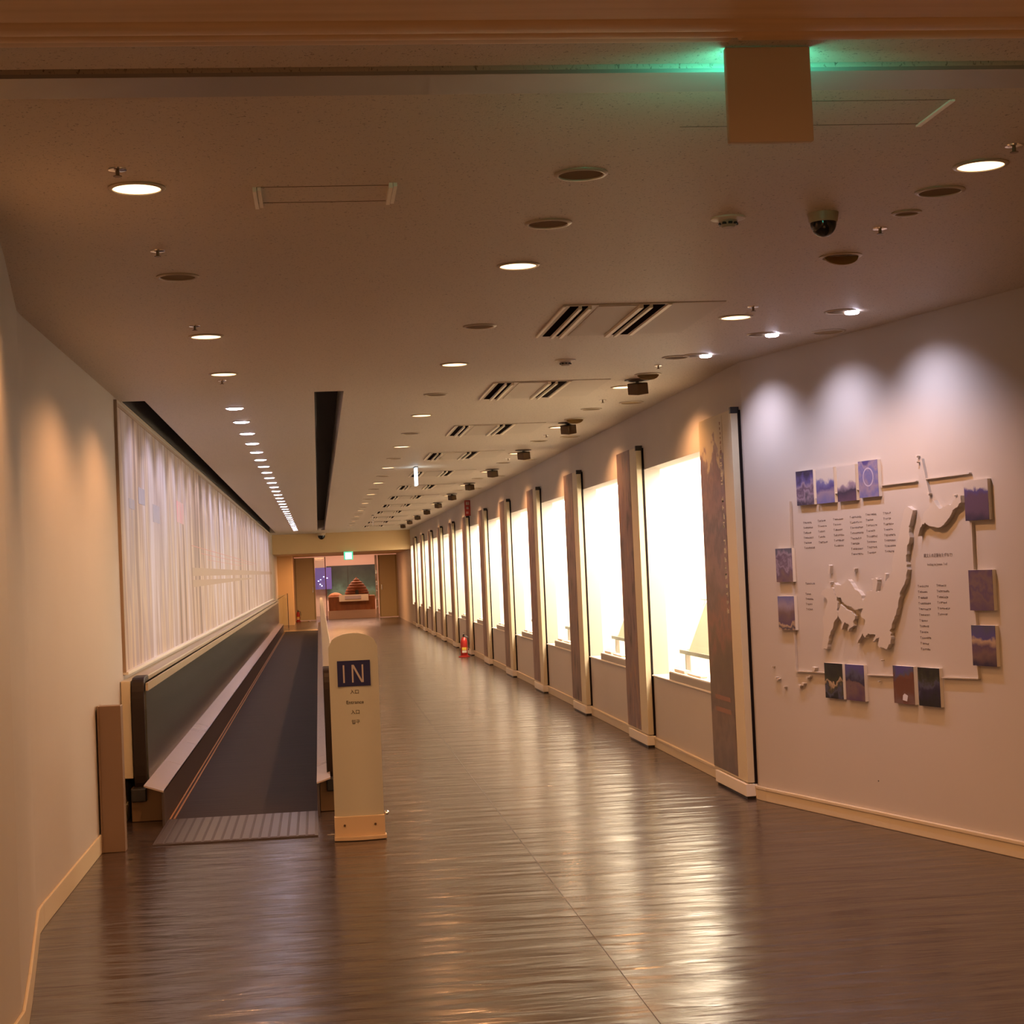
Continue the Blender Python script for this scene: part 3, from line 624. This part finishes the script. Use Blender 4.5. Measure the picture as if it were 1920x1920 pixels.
for s_, z in (('入口', 0.835), ('Entrance', 0.777), ('入口', 0.721), ('입구', 0.665)):
    text('caption_line', s_, 0.026 if s_ != 'Entrance' else 0.028, BR, sg, (0.0, -0.0012, z), (math.pi / 2, 0, 0), 0.0006)
sx(MB().box(-0.142, 0.142, -0.012, 0.05, 0.022, 0.137), 'base_box', mat('sign_base_cream', (0.66, 0.50, 0.32), 0.4), bevel=0.003)
fl = [(-0.145, 0.06), (0.15, 0.06), (0.15, -0.02)] + [(0.15 - 0.295 * i / 10, -0.02 - 0.022 * math.sin(math.pi * i / 10)) for i in range(1, 10)] + [(-0.145, -0.02)]
sx(MB().prism(fl, lambda x, y: (x, y, 0.004), lambda x, y: (x, y, 0.026)), 'foot_plate', mat('sign_base_cream', (0.66, 0.50, 0.32), 0.4), bevel=0.003)
sx(MB().prism([(x * 0.95, y * 0.8) for x, y in fl], lambda x, y: (x, y, 0.0), lambda x, y: (x, y, 0.004)), 'foot_pad', BLACK)
for x in (-0.085, 0.088): sx(MB().lathe([(0.0065, -0.0165), (0.0065, -0.012)], (x, 0, 0.088), 14, 'y'), 'bolt', mat('bolt_brown', (0.10, 0.06, 0.04), 0.4, 0.5))
sx(MB().tube([(-0.142, 0.03, 0.035), (-0.165, 0.03, 0.035)], 0.008).tube([(-0.165, 0.03, 0.035), (-0.185, 0.03, 0.035)], 0.0045), 'hinge_pin', CHROME)
sx(MB().lathe([(0.011, 0.142), (0.013, 0.150), (0.013, 0.160), (0.008, 0.166)], (0, 0.03, 0.142), 16, 'x'), 'side_knob', CHROME)

# ================================================================== CEILING FITTINGS
def disc_light(lit, r=0.078):
    mb = MB().lathe([(r + 0.010, 0), (r + 0.010, -0.003), (r + 0.004, -0.007), (r - 0.004, -0.007), (r - 0.006, -0.001)], n=32, cap=False)
    return mb
RINGM = mat('trim_ring', (0.46, 0.38, 0.28), 0.35, 0.3); BLANK = mat('blank_cover', (0.22, 0.16, 0.10), 0.9, spec=0.1)
def downlight(x, y, label, group, power=P_DOWN, lamp=True):
    t = thing('ceiling_downlight', label, 'ceiling light', (x, y, H), group)
    disc_light(True).build('trim_ring', RINGM, t, smooth=True)
    MB().lathe([(0.074, -0.001), (0.074, -0.004)], n=32).build('lamp_lens', L_WARM, t)
    spot('downlight_lamp', (x, y, H - 0.03), power, WARM, 148, 0.5, parent=t)
    return t
def pos(k, near='nearest the camera'): return near if k == 0 else ORD[k] + ' from the camera'
for k, y in enumerate((5.32, 8.60, 10.20)):
    downlight(-0.51, y, 'lit warm downlight in the left ceiling row, ' + pos(k), 'lit warm downlights, left row')
for k in range(13):
    downlight(0.85, 6.81 + 3.24 * k, 'lit warm downlight in the middle ceiling row, ' + pos(k), 'lit warm downlights, middle row')
for k in range(13):
    downlight(2.15, 5.20 + 3.22 * k, 'lit warm downlight in the right ceiling row, ' + pos(k), 'lit warm downlights, right row')
def blank(x, y, label, m=BLANK, r=0.075, group='round blank covers in the ceiling'):
    t = thing('ceiling_blank_cover', label, 'ceiling cover', (x, y, H), group)
    disc_light(False, r).build('trim_ring', RINGM, t, smooth=True)
    MB().lathe([(r - 0.003, -0.001), (r - 0.003, -0.003)], n=32).build('cover_disc', m, t)
bl = [0, 0]
blank(0.863, 5.23, 'dark round cover in the middle row, nearest the camera'); blank(0.861, 5.98, 'dark round cover in the middle row, second from the camera')
for k in range(11): blank(0.853, 8.50 + 3.24 * k, 'dark round cover between middle row downlights, %s from the camera' % ORD[k + 2])
blank(-0.512, 6.89, 'single dark round cover in the left ceiling row')
blank(2.154, 5.57, 'dark round cover just behind the nearest right downlight'); blank(2.16, 5.92, 'very small flat cover right of the dome camera', r=0.045)
for k in range(6): blank(2.18, 10.02 + 3.2 * k, 'round cover in the right ceiling row beside the box spotlights, ' + pos(k))
OCH = mat('ochre_cover', (0.34, 0.22, 0.08), 0.6)
blank(2.83, 9.06, 'ochre round cover near the angled wall', OCH, 0.085)
for k in range(5): blank(2.42, 12.78 + 3.2 * k, 'ochre round cover close to the right wall, ' + pos(k), OCH, 0.085)
# tilted empty reflectors
for k, y in enumerate((6.77, 10.90, 14.1)):
    t = thing('tilted_reflector', 'ceiling ring with ochre reflector hanging tilted out, ' + pos(k), 'ceiling fitting', (2.18, y, H), 'tilted reflectors in the right ceiling row')
    disc_light(False, 0.078).build('trim_ring', RINGM, t, smooth=True)
    MB().prism([(-0.072 * math.cos(a), 0.072 * math.sin(a)) for a in [math.pi * i / 12 for i in range(13)]],
               lambda x, q: (x, -0.01 - q * 0.35, -0.002 - q * 0.55), lambda x, q: (x, 0.004 - q * 0.35, -0.002 - q * 0.55)).build('reflector', OCH, t)
# sprinklers
def sprinkler(x, y, label):
    t = thing('fire_sprinkler', label, 'sprinkler', (x, y, H), 'small ceiling sprinklers')
    MB().lathe([(0.028, 0), (0.027, -0.004), (0.012, -0.007)], n=18).build('escutcheon', CHROME, t, smooth=True)
    MB().lathe([(0.006, -0.006), (0.006, -0.020), (0.013, -0.021), (0.013, -0.023)], n=12).build('sprinkler_head', mat('sprinkler_brass', (0.22, 0.15, 0.10), 0.4, 0.6), t)
for k, y in enumerate((5.074, 6.34, 8.24, 10.54)): sprinkler(-0.54, y, 'small sprinkler in the left ceiling row, ' + pos(k))
for k, y in enumerate((4.95, 6.20, 8.09, 10.43, 12.53, 15.7, 18.9)): sprinkler(2.155, y, 'small sprinkler in the right ceiling row, ' + pos(k))
# smoke detectors
for k, y in enumerate((5.95, 10.01)):
    t = thing('smoke_detector', 'white smoke detector on the ceiling, ' + ('left of the dome camera' if k == 0 else 'between the first two air vents'), 'smoke detector', (1.508, y, H))
    MB().lathe([(0.062, 0), (0.062, -0.006), (0.034, -0.012)], n=28).build('base_plate', WHITE, t, smooth=True)
    MB().lathe([(0.034, -0.012), (0.026, -0.032), (0.022, -0.036)], n=24).build('sensor_head', mat('sensor_grey', (0.40, 0.33, 0.26), 0.4), t, smooth=True)
    s = MB()
    for a in range(0, 360, 45):
        c_, s_ = math.cos(math.radians(a)), math.sin(math.radians(a)); s.box(c_ * 0.028 - 0.007, c_ * 0.028 + 0.007, s_ * 0.028 - 0.007, s_ * 0.028 + 0.007, -0.027, -0.019)
    s.build('vent_slots', BLACK, t)
# dome camera
def dome(x, y, z, label, s=1.0):
    t = thing('dome_camera', label, 'security camera', (x, y, z))
    MB().lathe([(0.056 * s, 0), (0.056 * s, -0.004), (0.050 * s, -0.034 * s)], n=30).build('housing', mat('dome_housing', (0.40, 0.30, 0.20), 0.4), t, smooth=True)
    MB().lathe([(0.047 * s * math.cos(a), -0.034 * s - 0.052 * s * math.sin(a)) for a in [math.pi / 2 * i / 9 for i in range(10)]][:-1] + [(0.001, -0.086 * s)], n=30).build('dark_dome', mat('dome_glass', (0.012, 0.011, 0.014), 0.12), t, smooth=True)
dome(1.845, 5.907, H, 'brown housed black dome camera on the ceiling at upper right')
dome(0.13, 48.9, H, 'tiny black dome camera where the ceiling meets the far soffit', 2.2)
# cool accent spotlights for the angled wall
for k, (x, y) in enumerate(((2.724, 8.32), (2.522, 9.10), (2.346, 9.95))):
    t = thing('accent_spotlight', 'small bright white spotlight by the angled wall, ' + pos(k), 'ceiling light', (x, y, H), 'bright white spotlights at the angled wall')
    MB().lathe([(0.082, 0), (0.082, -0.003), (0.074, -0.006), (0.068, -0.001)], (-0.06, 0, 0), 30, cap=False).build('trim_ring', RINGM, t, smooth=True)
    MB().lathe([(0.066, -0.001), (0.066, -0.003)], (-0.06, 0, 0), 30).build('cover_disc', BLANK, t)
    MB().lathe([(0.036, -0.002), (0.036, -0.012), (0.030, -0.016)], (0, 0, 0), 24).build('lamp_head', L_COOL, t, smooth=True)
    q = Vector((x, y, 0)); s_ = (q - P0).dot(U)
    spot('spotlight_lamp', (x, y, H - 0.035), P_COOL, COOL, 112, 1.0, target=tuple(AW(s_ + 0.02, 1.55, 0)), parent=t, radius=0.03)
# cool downlight row washing the mural
for k in range(31):
    y = 12.25 + 1.083 * k
    t = thing('mural_spotlight', 'cool white spotlight in the long row beside the mural, ' + pos(k), 'ceiling light', (-0.545, y, H), 'cool white spotlights washing the mural')
    MB().lathe([(0.072, 0), (0.072, -0.003), (0.066, -0.006), (0.061, -0.001)], n=24, cap=False).build('trim_ring', RINGM, t, smooth=True)
    MB().lathe([(0.060, -0.001), (0.060, -0.006), (0.050, -0.011)], n=24).build('lamp_head', L_COOL, t, smooth=True)
    spot('spotlight_lamp', (-0.545, y, H - 0.04), P_LED, COOL, 100, 0.6, target=(-1.275, y, 1.75), parent=t)
# hanging box spotlights (switched off)
BOXM = mat('box_spot_brown', (0.12, 0.075, 0.04), 0.7, spec=0.2)
for k in range(11):
    t = thing('box_spotlight', 'brown box shaped spotlight hanging from a round ceiling plate, ' + pos(k), 'ceiling light', (2.17, 11.22 + 3.2 * k, H), 'box spotlights beside the right wall')
    MB().lathe([(0.085, 0), (0.085, -0.006), (0.07, -0.010)], n=26).build('ceiling_plate', mat('plate_dark', (0.10, 0.07, 0.05), 0.4, 0.4), t, smooth=True)
    MB().lathe([(0.012, -0.010), (0.012, -0.03)], n=12).build('swivel', BLACK, t)
    b_ = MB().box(-0.045, 0.045, -0.055, 0.055, -0.098, -0.022).build('lamp_box', BOXM, t, bevel=0.004); b_.rotation_euler = (0.12, -0.15, 0.5)
# cassettes
CW = mat('cassette_cream', (0.54, 0.47, 0.38), 0.5); FIN = mat('cassette_fin', (0.92, 0.84, 0.70), 0.4)
for k in range(12):
    y = 7.88 + 3.22 * k
    t = thing('air_vent', 'flush ceiling air conditioning vent with dark paired slots, ' + pos(k), 'air vent', (1.19, y, H), 'air vents in the ceiling')
    Wd, D = 0.53, 1.04
    MB().box(0, Wd, 0, D, -0.006, 0).build('face_panel', CW, t)
    MB().box(0.17, 0.36, 0.02, D - 0.02, -0.0095, -0.006).build('centre_grille', mat('cassette_centre', (0.50, 0.43, 0.35), 0.55), t)
    sl = MB(); fn = MB()
    for a, b_ in ((0.035, 0.075), (0.090, 0.120), (0.385, 0.415), (0.430, 0.490)): sl.box(a, b_, 0.02, D - 0.02, -0.0085, -0.006)
    for a, b_ in ((0.075, 0.090), (0.120, 0.136), (0.365, 0.385), (0.415, 0.430)): fn.box(a, b_, 0.02, D - 0.02, -0.022, -0.006)
    fn.box(0.500, 0.520, 0.0, D, -0.012, -0.006).box(0.0, 0.012, 0, D, -0.012, -0.006)
    sl.build('slots', SLOTM, t); fn.build('fins', FIN, t)
    MB().box(Wd, Wd + 0.25, 0, D, -0.004, 0).build('side_plate', mat('cassette_side', (0.53, 0.46, 0.38), 0.55), t)
# access hatch with clips
t = thing('access_hatch', 'outlined rectangular ceiling hatch with two pale clips, upper left of the middle', 'ceiling hatch', (-0.145, 5.34, H))
for q in (0, 0.225): MB().box(0, 0.425, q, q + 0.0025, -0.0015, 0).build('hatch_line', mat('hatch_line', (0.16, 0.11, 0.07), 0.7), t)
CLIP = mat('clip_plastic', (0.95, 0.90, 0.80), 0.3)
for x, y in ((-0.012, 0.0), (0.412, -0.03)):
    MB().box(x, x + 0.012, y, y + 0.25, -0.016, 0).box(x + 0.014, x + 0.026, y, y + 0.25, -0.012, 0).build('clip', CLIP, t)
t = thing('access_hatch', 'faint ceiling hatch with one pale diagonal clip near the green lit sign', 'ceiling hatch', (1.76, 4.43, H))
for q0, q in ((-0.42, 0.0), (-0.7, 0.25)): MB().box(q0, 0.0, q, q + 0.003, -0.001, 0).build('hatch_line', mat('hatch_line', (0.16, 0.11, 0.07), 0.7), t)
MB().box(-0.005, 0.009, 0.0, 0.27, -0.005, 0).build('clip', CLIP, t)

# ================================================================== EXIT SIGNS
t = thing('exit_sign', 'cream box sign under the ceiling header casting green light on both sides', 'exit sign', (1.115, 3.94, H))
MB().box(-0.104, 0.104, 0, 0.022, -0.232, -0.002).build('housing', mat('sign_housing', (0.62, 0.54, 0.42), 0.55), t, bevel=0.004)
MB().box(-0.098, 0.098, 0.0222, 0.034, -0.225, -0.008).build('lit_face', GREEN_LIT, t)
for k, (y, lab) in enumerate(((19.75, 'pale glowing sign seen edge on, hanging among the ceiling lights'), (35.6, 'distant pale sign seen edge on near the far ceiling'))):
    t = thing('exit_sign', lab, 'exit sign', (1.175, y, H))
    MB().box(-0.014, 0.014, 0, 0.24, -0.215, -0.012).build('lit_body', BLUEW_LIT if k == 0 else mat('dim_sign', (0.7, 0.66, 0.6), 0.4), t, bevel=0.002)
    MB().box(-0.02, 0.02, -0.002, 0.242, -0.012, 0).box(-0.016, 0.016, -0.003, 0.0, -0.112, -0.106).build('bracket', BLACK, t)
t = thing('exit_sign', 'far green and white lit exit sign hanging below the soffit', 'exit sign', (0.875, 49.0, 2.16))
MB().box(-0.13, 0.13, 0, 0.06, -0.23, 0.0).build('housing', GREEN_FAR, t)
MB().box(-0.09, 0.09, -0.006, 0, -0.21, -0.03).build('lit_face', mat('exit_face_white', (1, 1, 1), 0.4, emit=(0.75, 1.0, 0.95), estr=1.3), t)

# ================================================================== FIRE EXTINGUISHERS
def extinguisher(x, y, label, s=1.0):
    t = thing('fire_extinguisher', label, 'fire extinguisher', (x, y, 0)); t.scale = (0.76, 0.76, 0.76)
    MB().lathe([(0.13, 0), (0.13, 0.02), (0.09, 0.03), (0.09, 0.045)], n=20).build('stand', RED, t, smooth=True)
    MB().lathe([(0.075, 0.046), (0.078, 0.06), (0.078, 0.36), (0.05, 0.43), (0.025, 0.45)], n=20).build('cylinder', RED, t, smooth=True)
    MB().box(-0.05, 0.05, -0.081, -0.06, 0.16, 0.22).build('yellow_label', YEL, t)
    MB().box(-0.05, 0.05, -0.081, -0.06, 0.10, 0.15).build('white_label', WHITE, t)
    MB().lathe([(0.022, 0.45), (0.022, 0.50)], n=12).box(-0.015, 0.015, -0.10, 0.05, 0.50, 0.52).box(-0.012, 0.012, -0.10, 0.0, 0.545, 0.555).build('valve_lever', BLACK, t)
    MB().tube([(0.02, 0, 0.48), (0.10, 0.0, 0.44), (0.115, 0, 0.3), (0.10, 0, 0.15)], 0.012).build('hose', BLACK, t)
    return t
extinguisher(2.44, 29.35, 'red fire extinguisher on a red stand by the right wall')
extinguisher(-0.72, 57.4, 'small distant red fire extinguisher at the far left doors')
t = thing('extinguisher_sign', 'vertical red sign plate high on the right wall above the fire extinguisher', 'sign', (2.66, 29.45, 2.43))
MB().box(-0.10, 0.0, -0.008, 0.008, 0, 0.27).build('sign_plate', RED, t)
mb = MB(); rnd = random.Random(3)
for i in range(3): glyph(mb, lambda x, z, o: (x, -0.0085 - 0.001 * o, z), -0.08, 0.025 + i * 0.08, 0.06, 0.06, rnd)
mb.build('characters', WHITE, t)

# ================================================================== FAR ROOM
ct = thing('display_counter', 'brown wooden display counter on a pale plinth in the far room', 'counter', (1.12, 58.7, 0))
MB().box(-0.83, 0.80, 0.0, 1.4, 0, 0.285).build('plinth', mat('plinth_pale', (0.66, 0.50, 0.44), 0.5), ct)
MB().box(-0.80, 0.78, 0.08, 1.35, 0.285, 0.76).build('counter_body', mat('counter_wood', (0.36, 0.12, 0.03), 0.45, c2=(0.24, 0.075, 0.02), vscale=(6, 1, 2)), ct)
t = thing('information_board', 'sloping pale information board on the front of the brown counter', 'information board', (1.12, 58.45, 0.60))
MB().prism([(-0.05, 0.0), (-0.04, -0.01), (0.22, 0.20), (0.22, 0.215)], lambda y, z: (-0.45, y, z), lambda y, z: (0.55, y, z)).build('board', mat('board_cream', (0.80, 0.70, 0.50), 0.5), t)
MB().prism([(0.02, 0.061), (0.02, 0.066), (0.16, 0.177), (0.16, 0.171)], lambda y, z: (-0.25, y, z), lambda y, z: (0.30, y, z)).build('printed_map', mat('board_map', (0.45, 0.36, 0.36), 0.5), t)
THATCH = mat('thatch', (0.34, 0.13, 0.06), 0.8, c2=(0.16, 0.06, 0.03), vscale=(4, 4, 30))
t = thing('thatched_hut_model', 'dark red brown tiered conical hut model on the far counter', 'hut model', (1.30, 59.5, 0.76))
mb = MB(); z = 0.0
prof = []
for i in range(7):
    r0 = (0.44, 0.42, 0.385, 0.34, 0.28, 0.21, 0.12)[i]; prof += [(r0, z), (r0 - 0.015, z + 0.055), (r0 - 0.06, z + 0.075)]; z += 0.085
prof.append((0.01, z + 0.05))
mb.lathe(prof, n=20).build('hut_roof', THATCH, t)
MB().box(-0.06, 0.05, -0.43, -0.36, 0.0, 0.2).build('doorway', BLACK, t)
tag(MB().lathe([(0.26, 0), (0.22, 0.06), (0.12, 0.12), (0.02, 0.14)], n=18).build('earth_mound', mat('earth_orange', (0.50, 0.22, 0.10), 0.8), loc=(0.56, 59.6, 0.761)), 'low orange earth mound beside the far hut model', 'mound')
t = thing('backdrop_picture', 'large dark green and blue forest backdrop picture in the far room', 'picture', (0.3, 63.9, 0.65))
photo = photo_material('forest_backdrop', [(0.0, (0.10, 0.16, 0.10)), (0.2, (0.10, 0.22, 0.20)), (0.4, (0.05, 0.10, 0.09)), (0.7, (0.035, 0.06, 0.055)), (1.0, (0.02, 0.035, 0.04))], 5.0, 1.2, 0.5, 2.5)
MB().box(0, 1.85, 0, 0.03, 0, 1.2).build('picture_sheet', photo, t)
MB().box(0.78, 0.80, -0.01, 0, 0, 1.2).build('sheet_joint', BLACK, t)
t = thing('video_screen', 'violet blue lit screen at the left edge of the far opening', 'screen', (-0.12, 63.6, 1.0))
MB().box(0, 0.60, 0, 0.05, 0, 0.80).build('screen_face', mat('screen_violet', (0.1, 0.08, 0.3), 0.3, emit=(0.16, 0.13, 0.62), estr=0.16), t)
mb = MB()
for x, z in ((0.1, 0.3), (0.18, 0.35), (0.3, 0.45), (0.42, 0.4), (0.16, 0.18), (0.22, 0.12)): mb.box(x, x + 0.03, -0.01, 0, z, z + 0.02)
mb.build('bright_spots', L_COOL, t)
t = thing('strip_light', 'thin warm strip lamp hanging left of the far exit sign', 'ceiling light', (0.35, 59.4, 2.20))
MB().box(-0.42, 0.55, 0, 0.05, 0, 0.03).build('lamp_tube', L_WARM, t)
MB().box(-0.30, -0.28, 0.02, 0.04, 0.03, 0.70).box(0.40, 0.42, 0.02, 0.04, 0.03, 0.70).build('hanger', BLACK, t)
GP = mat('pillar_glassy', (0.55, 0.42, 0.36), 0.2, 0.4)
t = thing('door_frame_post', 'slim shiny metal post on the right of the far opening', 'post', (1.95, 58.1, 0))
MB().box(-0.04, 0.04, -0.03, 0.03, 0, 2.13).build('post_shaft', GP, t)
mb = MB()
for z in (0.35, 0.62, 0.9, 1.12, 1.2, 1.5, 1.56): mb.box(-0.02, 0.02, -0.036, -0.031, z, z + 0.05)
mb.build('bright_studs', CHROME, t)
t = thing('door_frame_post', 'slim dark metal post on the left of the far opening', 'post', (0.24, 58.1, 0))
MB().box(-0.015, 0.015, -0.015, 0.015, 0, 2.14).build('post_shaft', mat('post_dark', (0.16, 0.06, 0.04), 0.4), t)
tag(MB().box(-0.11, 0.2, 57.9, 57.912, 0.01, 2.12).build('glass_door_leaf', GLASS), 'open glass door leaf at the left of the far opening', 'glass door')
t = thing('glass_barrier', 'clear glass barrier with thin dark frame at the far walkway end', 'barrier', (-1.02, 51.5, 0))
MB().box(-0.22, 0.06, 0, 0.012, 0.05, 0.98).build('glass_sheet', GLASS, t)
MB().tube([(-0.24, 0.006, 0.84), (0.08, 0.006, 1.02), (0.08, 0.006, 0.0)], 0.012, 6).build('frame_tube', BLACK, t)
tag(MB().lathe([(0.14, 0), (0.13, 0.02), (0.02, 0.03)], n=20).build('floor_disc', CHROME, loc=(-0.45, 57.2, 0)), 'small shiny disc on the floor before the far left doors', 'floor plate')
area('far_room_lamp', (1.0, 61.0, 2.85), 200.0, (1.0, 0.58, 0.38), 2.5, 2.0)
area('far_lobby_lamp', (0.6, 53.5, 2.14), 110.0, WARM, 1.6, 2.0)
